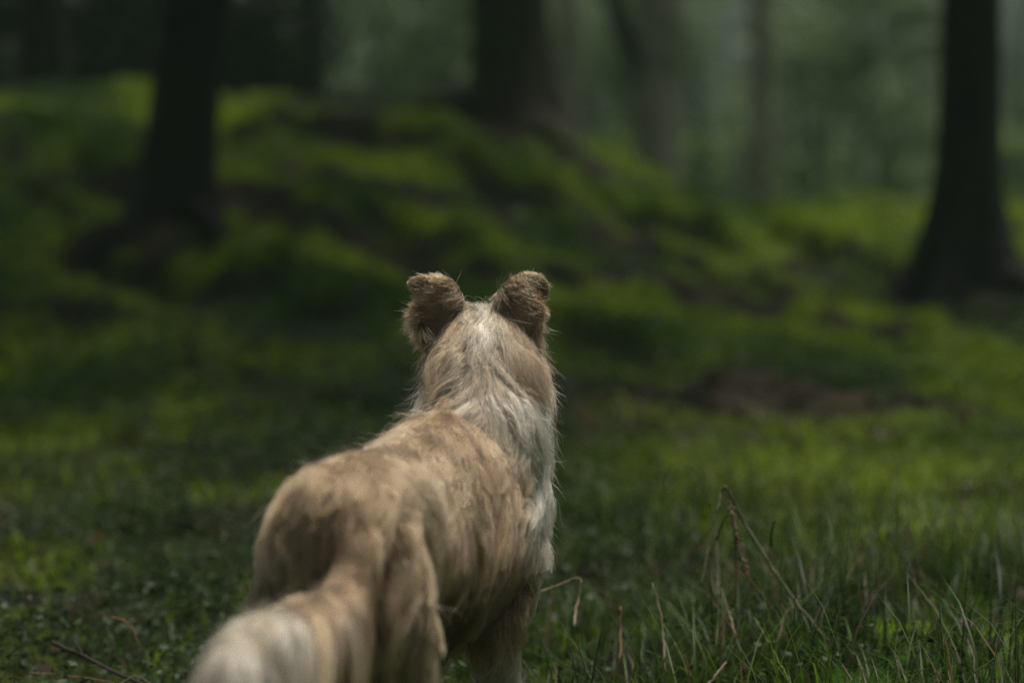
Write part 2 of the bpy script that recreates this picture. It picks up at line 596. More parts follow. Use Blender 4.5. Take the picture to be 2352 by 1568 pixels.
bush(2060, 25.0, 1.38, 3.2, 5100, .12, *MD, 50, 'green bush just left of the black trunk at the right edge')
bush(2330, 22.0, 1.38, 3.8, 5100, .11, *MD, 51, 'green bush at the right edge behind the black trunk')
# the far wood that closes the view all round: one mass of leaves
r = np.random.default_rng(61)
cs, rs = [], []
for i in range(420):
    a = r.uniform(0, 2 * math.pi)
    d = r.uniform(34, 46)
    cs.append((d * math.sin(a), 4 + d * math.cos(a), -1 + r.uniform(0, 1) ** 1.3 * 17))
    rs.append(r.uniform(1.5, 3.2))
V, Fc, c = leaf_cloud(cs, rs, 60000, .55, (.04, .075, .03), (.12, .17, .07), 62, .8)
fw = mesh_obj('forest', V, Fc, M_LEAF, None, False, c)
tag(fw, 'misty green wood closing the view far behind', None, None, 'stuff')
print('setting done')

# ------------------------------------------------------------------ low plants: grass, moss tufts, bilberry-like leaves
def scatter(n, x0, x1, y0, y1, seed):
    r_ = np.random.default_rng(seed)
    return r_, r_.uniform(x0, x1, n), r_.uniform(y0, y1, n)


def in_view(x, y, pad=.7):
    return np.abs(x) < y * .215 + pad


def clear_of_dog(x, y):
    return ~((np.abs(x + .16 - (y - 2.95) * .30) < .12) & (y < 3.35) & (y > 2.5))


def blades(x, y, h, wid, bend, cols, r_, seg=4):
    """curved tapering blades, one strip of quads each"""
    n = len(x)
    z = ground_z(x, y) - .006
    a = r_.uniform(0, 6.283, n)
    dr = np.stack([np.cos(a), np.sin(a), np.zeros(n)], -1)
    sd = np.stack([-np.sin(a), np.cos(a), np.zeros(n)], -1)
    V = []
    for k in range(seg + 1):
        u = k / seg
        c = np.stack([x, y, z], -1) + dr * (h * bend * u * u)[:, None]
        c[:, 2] += h * (u - .35 * bend * u * u * u)
        ww = wid * (1 - u ** 1.6) + .00015
        V.append(c - sd * ww[:, None] * .5)
        V.append(c + sd * ww[:, None] * .5)
    V = np.stack(V, 1)
    i = (np.arange(n) * (2 * seg + 2))[:, None]
    Fc = np.concatenate([np.stack([i[:, 0] + 2 * k, i[:, 0] + 2 * k + 1, i[:, 0] + 2 * k + 3, i[:, 0] + 2 * k + 2], -1) for k in range(seg)])
    return V.reshape(-1, 3), Fc, np.repeat(cols, 2 * seg + 2, 0)


# grass of the clearing, thick on the right
r_, x, y = scatter(190000, -2.2, 2.4, 3.15, 7.2, 201)
tuft = nz_b(xy3(x * 2.2, y * 2.2)) * .5 + nz_c(xy3(x * 5, y * 5)) * .35
p = smooth01((x + .30) / .5) * .82 + .05
p = p * np.clip(.55 + .55 * tuft, .06, 1) * (1 - .97 * smooth01((y - 5.9) / .7)) * np.interp(y, [3.2, 4.6, 7.6], [1, .7, .4])
p = p * (1 - .85 * np.exp(-((x - .72) / .5) ** 2 - ((y - 6.0) / .45) ** 2))  # grass thinned so the painted shaft glow shows through
k = (r_.random(len(x)) < p) & in_view(x, y) & clear_of_dog(x, y)
x, y = x[k], y[k]
n = len(x)
h = r_.gamma(3, .017, n) + .015
h = np.where(r_.random(n) < .05, h * 1.7, h) * (1 + .9 * smooth01((x - .05) / .4) * (1 - smooth01((y - 3.9) / .9))) * (1 + .3 * nz_d(xy3(x * 2.5, y * 2.5)))
h = np.clip(h, .012, .26)
lime = np.exp(-((x - .72) / .5) ** 2 - ((y - 6.0) / .45) ** 2)  # same light shaft, painted into the blade colour
g = np.clip(r_.normal(.28, .22, n) - .12 * (1 - smooth01((y - 3.9) / 1.0)) + .25 * nz_a(xy3(x * 1.3, y * 1.3)) + 1.0 * lime, 0, 1.5)[:, None]  # nearest blades darkened, a dimmer foreground painted into the colour
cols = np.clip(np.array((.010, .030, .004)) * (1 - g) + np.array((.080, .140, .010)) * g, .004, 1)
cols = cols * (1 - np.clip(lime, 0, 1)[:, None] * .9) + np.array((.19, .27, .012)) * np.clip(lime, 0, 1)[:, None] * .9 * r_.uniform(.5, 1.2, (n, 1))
dryb = r_.random(n) < .13
cols[dryb] = np.array((.16, .105, .055)) * r_.uniform(.35, 1.1, (dryb.sum(), 1))
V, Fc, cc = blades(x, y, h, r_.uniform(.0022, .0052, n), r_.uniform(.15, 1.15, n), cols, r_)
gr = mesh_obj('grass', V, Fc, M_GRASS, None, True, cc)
tag(gr, 'short woodland grass and dry blades in the clearing', None, None, 'stuff')
print('grass', n)

# moss fronds over the bank and the floor
r_, x, y = scatter(260000, -3.2, 3.2, 4.0, 14.0, 202)
mk = moss_mask(x, y)
k = (r_.random(len(x)) < mk * .9) & in_view(x, y, .7)
x, y, mk = x[k], y[k], mk[k]
n = len(x)
hh = (nz_a(xy3(x * .8, y * .8)) * .5 + .5) + .6 * np.exp(-((x - 1.45) / .3) ** 2 - ((y - 8.4) / .6) ** 2) + .6 * np.exp(-((x - .75) / .5) ** 2 - ((y - 6.0) / .45) ** 2)
g = np.clip(hh + r_.normal(0, .25, n), 0, 1)[:, None]
cols = np.array((.020, .062, .004)) * (1 - g) + np.array((.150, .220, .008)) * g
glow_moss = np.exp(-((x - .75) / .5) ** 2 - ((y - 6.0) / .45) ** 2)[:, None]  # light shaft again, painted into the frond colour
cols = cols * (1 - glow_moss) + np.array((.20, .28, .012)) * glow_moss * r_.uniform(.6, 1.15, (n, 1))
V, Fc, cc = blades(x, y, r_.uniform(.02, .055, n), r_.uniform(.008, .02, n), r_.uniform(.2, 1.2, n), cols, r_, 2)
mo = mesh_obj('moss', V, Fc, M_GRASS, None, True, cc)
tag(mo, 'green moss fronds covering the bank and floor', None, None, 'stuff')
print('moss', n)

# low leafy ground cover, left of the dog
r_, x, y = scatter(7500, -2.4, 2.2, 3.3, 8.0, 203)
p = (1 - smooth01((x + .1) / .7)) * .95 + .10
p *= np.clip(.6 + .6 * nz_d(xy3(x * 1.6, y * 1.6)), .03, 1)
k = (r_.random(len(x)) < p) & in_view(x, y) & clear_of_dog(x, y)
x, y = x[k], y[k]
n = len(x)
zc = ground_z(x, y)
ht = r_.uniform(.03, .12, n)
cs = np.stack([x, y, zc + ht * .6], -1)
V, Fc, cc = leaf_cloud(cs, r_.uniform(.03, .075, n), n * 26, .016, (.004, .013, .003), (.030, .066, .010), 204, .9)
uc = mesh_obj('undergrowth', V, Fc, M_LEAF, None, False, cc)
tag(uc, 'dark small-leaved ground cover beside the dog', None, None, 'stuff')
a = np.repeat(np.arange(n), 3)
V, Fc, cc = blades(x[a] + r_.normal(0, .02, n * 3), y[a] + r_.normal(0, .02, n * 3), ht[a] * r_.uniform(.8, 1.5, n * 3), np.full(n * 3, .0022),
                   r_.uniform(.1, .7, n * 3), np.tile(np.array((.03, .03, .012)), (n * 3, 1)), r_, 3)
st = mesh_obj('stems', V, Fc, M_GRASS, uc, True, cc)
print('cover', n)

# fallen leaves lying in the litter: one mass
r_, x, y = scatter(9000, -2.2, 2.4, 3.4, 10.0, 205)
strip = np.exp(-((y - 7.1 - .15 * (x - .5)) / .6) ** 2) * (1 - smooth01((x - .9) / .5))
k = (r_.random(len(x)) < .07 + .9 * strip * smooth01((x + .4) / .5)) & in_view(x, y) & clear_of_dog(x, y)
x, y = x[k], y[k]
n = len(x)
V, Fc, cc = leaf_cloud(np.stack([x, y, ground_z(x, y) + .012], -1), np.full(n, .01), n * 2, .05, (.018, .013, .010), (.075, .048, .031), 206, .4)
fl = mesh_obj('litter', V, Fc, M_LEAF, None, False, cc)
tag(fl, 'brown fallen leaves scattered in the grass and moss', None, None, 'stuff')


# ------------------------------------------------------------------ single stalks, twigs and leaves one can point at
def flat_mat(name, c0, c1, rough=.7):
    m, nt, o = new_mat(name)
    tc = N(nt, 'ShaderNodeTexCoord')
    n1_ = N(nt, 'ShaderNodeTexNoise', Scale=55.0, Detail=4)
    nt.links.new(tc.outputs['Object'], n1_.inputs['Vector'])
    r = ramp(nt, n1_.outputs[0], [(.3, c0), (.7, c1)])
    p = N(nt, 'ShaderNodeBsdfPrincipled', Roughness=rough)
    p.inputs['Specular IOR Level'].default_value = .25
    nt.links.new(r.outputs[0], p.inputs['Base Color'])
    nt.links.new(p.outputs[0], o.inputs[0])
    return m


M_STRAW = flat_mat('straw', (.09, .072, .046), (.21, .17, .11))
M_BROWNST = flat_mat('brown_stalk', (.07, .04, .02), (.17, .10, .055))
M_OLIVE = flat_mat('olive_stalk', (.04, .045, .02), (.11, .115, .055))
M_GREENST = flat_mat('green_stalk', (.04, .09, .015), (.09, .17, .04))
M_DARKTWIG = flat_mat('dark_twig', (.010, .009, .007), (.035, .028, .02))
M_PETAL = flat_mat('petal', (.45, .42, .36), (.65, .6, .52))
M_RUST = flat_mat('rust_leaf', (.07, .032, .018), (.15, .07, .038))


def stalk(name, pts, r0, r1, mat, label, cat, parts=()):
    """pts: (px, py, Y) along the stalk; parts: (name, pts, r0, r1, material)"""
    W3 = [at(p[0], p[1], KS * p[2]) for p in pts]
    base = W3[0].copy()
    e = link(bpy.data.objects.new(name, None))
    e.location = tuple(float(v) for v in base)
    tag(e, label, cat)
    rj = np.random.default_rng(int(pts[0][0] * 7 + pts[0][1]))
    m = max(14, 6 * len(pts))
    pth = spline(W3, m) - base + rj.normal(0, .0006, (m, 3))
    V, Fc = tube(pth, .8 * np.linspace(r0, r1, m), 6)
    mesh_obj('stem', V, Fc, mat, e)
    for nm, pp, a0, a1, mt in parts:
        q_ = spline([at(p[0], p[1], KS * p[2]) for p in pp], 12) - base
        V, Fc = tube(q_, np.linspace(a0, a1, 12), 6)
        mesh_obj(nm, V, Fc, mt, e)
    return e


def seed_head(pts, r0, mat, e, seed):
    """hanging dry ear of grains"""
    base = np.array(e.location)
    P_ = spline([at(p[0], p[1], KS * p[2]) for p in pts], 26)
    r_ = np.random.default_rng(seed)
    VV, FF, o = [], [], 0
    for i, p in enumerate(P_):
        for j in range(2):
            d = norm(r_.normal(size=3) * .6 + np.array((0, 0, -1.2)))
            c = p - base + r_.normal(0, .0012, 3)
            V, Fc = tube([c, c + d * .005, c + d * .011], [.0006, r0, .0004], 5)
            VV.append(V)
            FF += [tuple(k + o for k in f) for f in Fc]
            o += len(V)
    mesh_obj('seed_head', np.concatenate(VV), FF, mat, e)


YS = 4.22
KS = .885              # the stalks stand nearer than the sheet was first drawn for
e = stalk('dead_stem', [(1905, 1475, 4.1), (1830, 1385, 4.14), (1765, 1290, 4.18), (1710, 1200, YS), (1672, 1126, YS), (1664, 1119, YS), (1657, 1132, YS), (1645, 1175, YS - .02), (1625, 1270, YS - .05), (1610, 1345, YS - .08)],
          .0038, .0022, M_OLIVE, 'tall snapped plant stem folded into a peak above the grass', 'stem',
          [('side_shoot', [(1770, 1255, 4.18), (1772, 1225, 4.18), (1780, 1192, 4.18)], .0022, .0012, M_DARKTWIG),
           ('side_shoot', [(1645, 1240, 4.2), (1660, 1200, 4.19), (1672, 1180, 4.19)], .0015, .001, M_DARKTWIG)])
seed_head([(1678, 1150, 4.2), (1692, 1230, 4.19), (1712, 1300, 4.18)], .0016, M_STRAW, e, 1)
seed_head([(1685, 1180, 4.24), (1700, 1250, 4.24), (1718, 1320, 4.24)], .0013, M_BROWNST, e, 2)
stalk('dry_stalk', [(1690, 1440, 4.2), (1690, 1330, 4.22), (1689, 1240, 4.23), (1686, 1180, 4.23)], .0022, .0014, M_BROWNST, 'upright brown stalk under the peak of the snapped stem', 'stalk')
stalk('dry_stalk', [(1645, 1500, 4.05), (1650, 1330, 4.3), (1640, 1200, 4.4), (1605, 1095, 4.4), (1560, 1062, 4.4), (1532, 1085, 4.4), (1522, 1155, 4.4)], .0017, .0010, M_OLIVE,
      'thin arching stalk bent over like a hook, left of the snapped stem', 'stalk', [('drooping_tip', [(1608, 1098, 4.4), (1597, 1115, 4.4), (1592, 1165, 4.4)], .001, .0007, M_OLIVE)])
stalk('dry_stalk', [(1690, 1460, 4.1), (1672, 1400, 4.15), (1645, 1320, 4.2), (1622, 1270, 4.2)], .0022, .0013, M_STRAW, 'straw stalk leaning below the hanging end of the snapped stem', 'stalk')
stalk('dry_reed', [(1318, 1440, 4.05), (1325, 1385, 4.1), (1333, 1330, 4.12), (1290, 1340, 4.12), (1245, 1358, 4.1), (1200, 1372, 4.05)], .0028, .0018, M_STRAW, 'kinked straw reed bent across towards the dog', 'reed')
stalk('dry_reed', [(1528, 1540, 4.0), (1524, 1460, 4.06), (1512, 1385, 4.1), (1498, 1338, 4.12)], .0022, .0013, M_STRAW, 'short pale reed with a broken tip standing alone', 'reed')
stalk('dry_reed', [(1424, 1520, 4.05), (1425, 1450, 4.1), (1426, 1392, 4.12)], .0028, .0024, M_BROWNST, 'stubby brown reed with a cut top', 'reed')
stalk('dry_stalk', [(2225, 1600, 3.9), (2190, 1480, 4.0), (2140, 1390, 4.1), (2085, 1320, 4.2)], .0020, .0011, M_OLIVE, 'long thin stalk curving up near the right edge', 'stalk')
stalk('dry_stalk', [(2110, 1372, 4.2), (2095, 1310, 4.25), (2075, 1265, 4.3), (2045, 1235, 4.35)], .0016, .0009, M_DARKTWIG, 'fine dark stalk tip above the long curving one', 'stalk')
stalk('grass_blade', [(1955, 1475, 4.05), (1948, 1440, 4.07), (1938, 1415, 4.08)], .0026, .0012, M_GREENST, 'single bright green blade standing clear of the dark grass', 'grass')
stalk('dry_stalk', [(1830, 1600, 3.9), (1790, 1520, 3.98), (1755, 1455, 4.05), (1730, 1415, 4.1)], .0020, .0010, M_GREENST, 'green stalk slanting out of the darkest grass', 'stalk')
stalk('twig', [(1862, 1445, 4.1), (1885, 1395, 4.15), (1925, 1325, 4.2)], .0022, .0012, M_DARKTWIG, 'dark twig forking off the foot of the snapped stem', 'twig')
stalk('dry_stalk', [(2008, 1470, 4.2), (2005, 1380, 4.3), (2003, 1230, 4.5)], .0014, .0008, M_DARKTWIG, 'thin dark upright stalk by the right-hand grass', 'stalk')
stalk('dry_stalk', [(2330, 1470, 4.1), (2310, 1560, 4.0), (2290, 1620, 3.9)][::-1], .0018, .001, M_GREENST, 'green stalk at the lower right corner', 'stalk')
stalk('dry_reed', [(1600, 1600, 3.88), (1640, 1555, 3.92), (1668, 1520, 3.96)], .0030, .0020, M_STRAW, 'short straw piece leaning low at the bottom of the grass', 'reed')
stalk('twig', [(120, 1475, 4.2), (190, 1505, 4.12), (270, 1545, 4.05), (400, 1600, 3.9)], .0048, .0028, M_DARKTWIG, 'dark fallen twig in the ground cover, lower left', 'twig',
      [('side_shoot', [(190, 1505, 4.12), (182, 1488, 4.13), (168, 1470, 4.14)], .0022, .0012, M_DARKTWIG)])
stalk('twig', [(60, 1545, 4.03), (160, 1552, 4.02), (255, 1568, 4.0), (330, 1590, 3.95)], .0020, .0012, M_BROWNST, 'thin brown twig lying flat at the lower left', 'twig')
stalk('dry_stalk', [(262, 1580, 3.98), (308, 1552, 4.0), (345, 1568, 4.0), (372, 1590, 3.97)], .0014, .001, M_STRAW, 'kinked straw stalk at the bottom edge left of the tail', 'stalk')
stalk('curled_leaf', [(252, 1418, 4.3), (285, 1426, 4.28), (308, 1448, 4.26), (318, 1485, 4.24)], .0032, .0014, M_RUST, 'curled rusty dead leaf strip in the ground cover', 'leaf')


def single_leaf(px, py, Y, size, mat, label, name='fallen_leaf', cat='leaf', tilt=(.3, .2, .5), above=.0):
    p = at(px, py, Y)
    m = 7
    VV, FF = [], []
    for i in range(m):
        u = i / (m - 1)
        wd_ = size * .32 * math.sin(math.pi * min(max(u, .03), .97)) ** .8
        for j, s_ in enumerate((-1, 0, 1)):
            VV.append((s_ * wd_, (u - .5) * size, .12 * size * abs(s_) + .15 * size * (u - .5) ** 2))
    for i in range(m - 1):
        for j in range(2):
            a = i * 3 + j
            FF.append((a, a + 1, a + 4, a + 3))
    o = mesh_obj(name, VV, FF, mat)
    o.location = tuple(float(v) for v in p)
    o.rotation_euler = tilt
    so = o.modifiers.new('thick', 'SOLIDIFY')
    so.thickness = .0008
    tag(o, label, cat)
    return o


single_leaf(1571, 1405, 4.3, .020, M_PETAL, 'tiny pale petal caught in the grass', 'petal', 'petal', (1.0, .2, .4))
single_leaf(1345, 965, 6.6, .055, M_RUST, 'rusty fallen leaf tilted up beside the dog, on the litter', tilt=(1.1, .2, .3))
single_leaf(2208, 960, 6.7, .06, M_RUST, 'rust-brown leaf hanging upright below the black trunk at the right', tilt=(1.4, 1.0, .2))
single_leaf(212, 1250, 5.0, .05, M_RUST, 'brown leaf standing in the dark ground cover left of the dog', tilt=(1.2, .5, .4))
single_leaf(1548, 1475, 4.1, .045, M_BROWNST, 'curled brown leaf among the grass, near the short pale reed', tilt=(.6, .5, 1.2))

# ------------------------------------------------------------------ the misty air
bm = bmesh.new()
bmesh.ops.create_cube(bm, size=1)
me = bpy.data.meshes.new('haze')
bm.to_mesh(me)
bm.free()
hz = bpy.data.objects.new('haze', me)
hz.scale = (160, 152, 25)
hz.location = (0, 13, 9.5)
link(hz)
tag(hz, 'thin mist hanging between the trees', None, None, 'stuff')
m, nt, o = new_mat('mist')
v = nt.nodes.new('ShaderNodeVolumePrincipled')
v.inputs['Color'].default_value = (.62, .90, .74, 1)
v.inputs['Density'].default_value = .0016
v.inputs['Anisotropy'].default_value = .0
nt.links.new(v.outputs[0], o.inputs['Volume'])
me.materials.append(m)

# ------------------------------------------------------------------ the dog: one body mesh, then its coat strand by strand
YAW = math.radians(17)
FWD = np.array((math.sin(YAW), math.cos(YAW), 0))
RGT = np.array((math.cos(YAW), -math.sin(YAW), 0))
UP = np.array((0, 0, 1.0))
D0 = np.array((-.212, 2.72, 0))


def L(r_, f_, z_):
    return D0 + RGT * r_ + FWD * f_ + UP * z_


def to_local(P):
    q = P - D0
    return np.stack([q @ RGT, q @ FWD, P[:, 2]], -1)


body_bm = []          # closed lofts that are fused below


def loft(centers, axes_a, axes_b, wa, wb, n=20):
    """rings with centre, two half-axis directions and half sizes"""
    V, Fc = [], []
    ang = np.arange(n) * 2 * math.pi / n
    for c, a, b, x, y in zip(centers, axes_a, axes_b, wa, wb):
        V.append(c + np.cos(ang)[:, None] * a * x + np.sin(ang)[:, None] * b * y)
    m = len(V)
    V = np.concatenate(V)
    for i in range(m - 1):
        for j in range(n):
            k = (j + 1) % n
            Fc.append((i * n + j, i * n + k, (i + 1) * n + k, (i + 1) * n + j))
    Fc.append(tuple(range(n))[::-1])
    Fc.append(tuple(range((m - 1) * n, m * n)))
    body_bm.append((V, Fc))


def limb(pts, rad, n=16, m=24):
    P = spline(pts, m)
    R_ = np.maximum(spline(np.array(rad)[:, None], m)[:, 0], .006)
    V, Fc = tube(P, R_, n)
    body_bm.append((V, Fc))
    return P, R_


# torso: f, r, zc, half width, half height
tor = np.array([(-.045, 0, .440, .018, .025), (-.03, 0, .440, .045, .060), (0, 0, .432, .066, .085), (.05, 0, .426, .078, .094),
                (.12, 0, .420, .084, .098), (.20, 0, .403, .086, .110), (.28, 0, .390, .094, .126), (.36, 0, .380, .102, .141),
                (.44, 0, .376, .112, .150), (.50, 0, .384, .114, .138), (.55, 0, .396, .104, .115), (.60, 0, .400, .062, .085),
                (.625, 0, .400, .022, .035)])
ts = spline(tor, 40)
ts[:, 2] += .030
loft([L(a[1], a[0], a[2]) for a in ts], [RGT] * 40, [UP] * 40, np.maximum(ts[:, 3], .01), np.maximum(ts[:, 4], .01), 28)
# neck and head, placed by their sight lines
NK = [at(1085, 1120, 3.15), at(1100, 1015, 3.19), at(1110, 930, 3.225), at(1108, 850, 3.265), at(1104, 775, 3.31)]
neck_P, neck_R = limb(NK, [.085, .087, .080, .077, .067])
HD = at(1108, 778, 3.325)
hf = norm(np.array((.02, 1, -.02)))
hr = norm(np.cross(hf, UP))
hu = np.cross(hr, hf)
hs = np.array([(-.062, .000, .022, .020), (-.048, .003, .046, .036), (-.02, .004, .060, .044), (.015, .002, .062, .045), (.045, -.004, .054, .042),
               (.07, -.014, .040, .034), (.10, -.022, .028, .026), (.14, -.027, .022, .020), (.165, -.030, .014, .014)])
h2 = spline(hs, 26)
h2[:, 2] *= .90
loft([HD + hf * a[0] + hu * a[1] for a in h2], [hr] * 26, [hu] * 26, h2[:, 2], h2[:, 3], 20)
# ears: half-pricked triangles, tips folded over
YE = 3.272
EAR_L = [(1040, 815, .024, .014, .02), (1034, 775, .032, .015, .01), (1022, 730, .034, .010, .0), (1014, 694, .032, .007, -.004),
         (1002, 668, .027, .006, -.006), (972, 653, .016, .006, .0), (940, 647, .006, .005, .010)]
EAR_R = [(1164, 815, .024, .014, .02), (1170, 775, .032, .015, .01), (1182, 730, .034, .010, .0), (1190, 694, .033, .007, -.004),
         (1202, 668, .028, .006, -.004), (1228, 651, .018, .006, .008), (1247, 658, .010, .006, .018), (1251, 686, .006, .005, .026)]
ear_ax = []
for E, sgn in ((EAR_L, -1), (EAR_R, 1)):
    C = np.array([at(e[0], e[1], YE + e[4]) for e in E])
    Cs = spline(C, 22)
    wh = spline(np.array([(e[2], e[3]) for e in E]), 22)
    T_ = norm(np.gradient(Cs, axis=0))
    back = np.array((0, -1.0, 0))
    a_ = norm(np.cross(T_, back))
    b_ = norm(np.cross(a_, T_))
    loft(list(Cs), list(a_), list(b_), np.maximum(wh[:, 0], .005), np.maximum(wh[:, 1], .0048), 18)
    ear_ax.append((Cs, wh[:, 0]))
# tail: down along the left buttock, out towards the viewer, then falling
TL = [at(835, 1170, 2.77), at(822, 1235, 2.705), at(808, 1310, 2.675), at(778, 1385, 2.64), at(715, 1432, 2.57), at(645, 1450, 2.49), at(575, 1480, 2.42), at(535, 1565, 2.385), at(515, 1690, 2.37), at(508, 1830, 2.37)]
tail_P, tail_R = limb(TL, [.032, .028, .024, .024, .024, .023, .021, .018, .014, .008], 12, 40)
legs = {}
for s_, nm in ((-1, 'l'), (1, 'r')):
    legs['h' + nm] = limb([L(s_ * .040, .06, .475), L(s_ * .050, .05, .395), L(s_ * .058, .07, .29), L(s_ * .060, .03, .21), L(s_ * .062, -.055, .15), L(s_ * .075, -.055, .08), L(s_ * .075, -.045, .03)],
                          [.045, .056, .048, .034, .022, .018, .022])
    limb([L(s_ * .075, -.06, .022), L(s_ * .075, -.02, .026), L(s_ * .075, .015, .018)], [.018, .024, .014], 12, 8)
    legs['f' + nm] = limb([L(s_ * .055, .50, .44), L(s_ * .066, .49, .36), L(s_ * .066, .44, .27), L(s_ * .064, .45, .18), L(s_ * .060, .455, .10), L(s_ * .058, .46, .03)],
                          [.045, .050, .036, .025, .020, .020])
    limb([L(s_ * .058, .445, .022), L(s_ * .058, .485, .026), L(s_ * .058, .515, .016)], [.018, .024, .014], 12, 8)

tmpV, tmpF, off = [], [], 0
for V, Fc in body_bm:
    tmpV.append(V)
    tmpF += [tuple(i + off for i in f) for f in Fc]
    off += len(V)
tmp = mesh_obj('dog', np.concatenate(tmpV), tmpF)
bmx = bmesh.new()
bmx.from_mesh(tmp.data)
bmesh.ops.recalc_face_normals(bmx, faces=bmx.faces)
bmx.to_mesh(tmp.data)
bmx.free()
md = tmp.modifiers.new('fuse', 'REMESH')
md.mode = 'VOXEL'
md.voxel_size = .0042
md.use_smooth_shade = True
sm = tmp.modifiers.new('soft', 'SMOOTH')
sm.factor = .5
sm.iterations = 7
dg = bpy.context.evaluated_depsgraph_get()
body_me = bpy.data.meshes.new_from_object(tmp.evaluated_get(dg))
old = tmp.data
tmp.modifiers.clear()
tmp.data = body_me
bpy.data.meshes.remove(old)
body_me.name = 'dog'
dog = tmp
tag(dog, 'shaggy tan and white dog standing with its back to the viewer, ears half pricked', 'dog')

# ---- where everything is on the body
nb = len(body_me.vertices)
bco = np.empty(nb * 3, np.float32)
body_me.vertices.foreach_get('co', bco)
bco = bco.reshape(-1, 3).astype(float)
body_me.calc_loop_triangles()
tri = np.empty(len(body_me.loop_triangles) * 3, np.int32)
body_me.loop_triangles.foreach_get('vertices', tri)
tri = tri.reshape(-1, 3)
vn = np.zeros_like(bco)
fn = np.cross(bco[tri[:, 1]] - bco[tri[:, 0]], bco[tri[:, 2]] - bco[tri[:, 0]])
for k in range(3):
    np.add.at(vn, tri[:, k], fn)
vn = norm(vn)

BONES = {}            # name -> (points, radii, tangents)
spine_P = np.array([L(a[1], a[0], a[2]) for a in ts])
for nm, (P_, R_) in {'torso': (spine_P, (ts[:, 3] + ts[:, 4]) / 2), 'neck': (neck_P[6:], neck_R[6:]), 'tail': (tail_P[8:], tail_R[8:]),
                     'hl': (legs['hl'][0], legs['hl'][1]), 'hr': (legs['hr'][0], legs['hr'][1]),
                     'fl': (legs['fl'][0][7:], legs['fl'][1][7:]), 'fr': (legs['fr'][0][7:], legs['fr'][1][7:]),
                     'head': (np.array([HD + hf * a[0] + hu * a[1] for a in h2]), (h2[:, 2] + h2[:, 3]) / 2),
                     'el': (ear_ax[0][0][6:], ear_ax[0][1][6:] * .6), 'er': (ear_ax[1][0][6:], ear_ax[1][1][6:] * .6)}.items():
    BONES[nm] = (P_, np.maximum(R_, .006), norm(np.gradient(P_, axis=0)))
BN = list(BONES)


def bone_weights(P):
    W, TT, SS = [], {}, {}
    for nm in BN:
        bp, br, bt = BONES[nm]
        dd = np.empty(len(P))
        ii = np.empty(len(P), int)
        for a in range(0, len(P), 20000):
            q = np.linalg.norm(P[a:a + 20000, None, :] - bp[None], axis=2) - br[None]
            ii[a:a + 20000] = q.argmin(1)
            dd[a:a + 20000] = q.min(1)
        W.append(dd)
        TT[nm] = bt[ii]
        SS[nm] = ii / (len(bp) - 1.0)
    W = np.stack(W, 1)
    W = np.exp(-(W - W.min(1, keepdims=True)) / .011)
    W /= W.sum(1, keepdims=True)
    return W, TT, SS


rw = np.random.default_rng(77)
wk, wp = rw.uniform(22, 75, 16) * 2 * math.pi * .53, rw.uniform(0, 6.28, 16)


def neck_locks(P):
    """ridges that run down and outwards from the parting, -1..1"""
    xx = P[:, 0] + .039 + .007 * n1(P, 9)
    c = P[:, 2] + np.sqrt(xx ** 2 + .014 ** 2) * 1.25 + .012 * n2(P, 7)
    return np.clip(np.sin(np.outer(c, wk) + wp + np.clip(xx / .012, -1, 1)[:, None] * np.arange(16) * 1.3).sum(1) / 2.8, -1.6, 1.6)


n1, n2, n3, n4 = Noise(101), Noise(102), Noise(103), Noise(104)

TAN = np.array((.225, .138, .071))
TAN_L = np.array((.310, .205, .115))
BROWN = np.array((.115, .064, .030))
GREY = np.array((.225, .163, .104))
WHITE = np.array((.56, .475, .352))
DARKB = np.array((.045, .028, .016))


def mixc(a, b, t):
    return a * (1 - t[:, None]) + b * t[:, None]


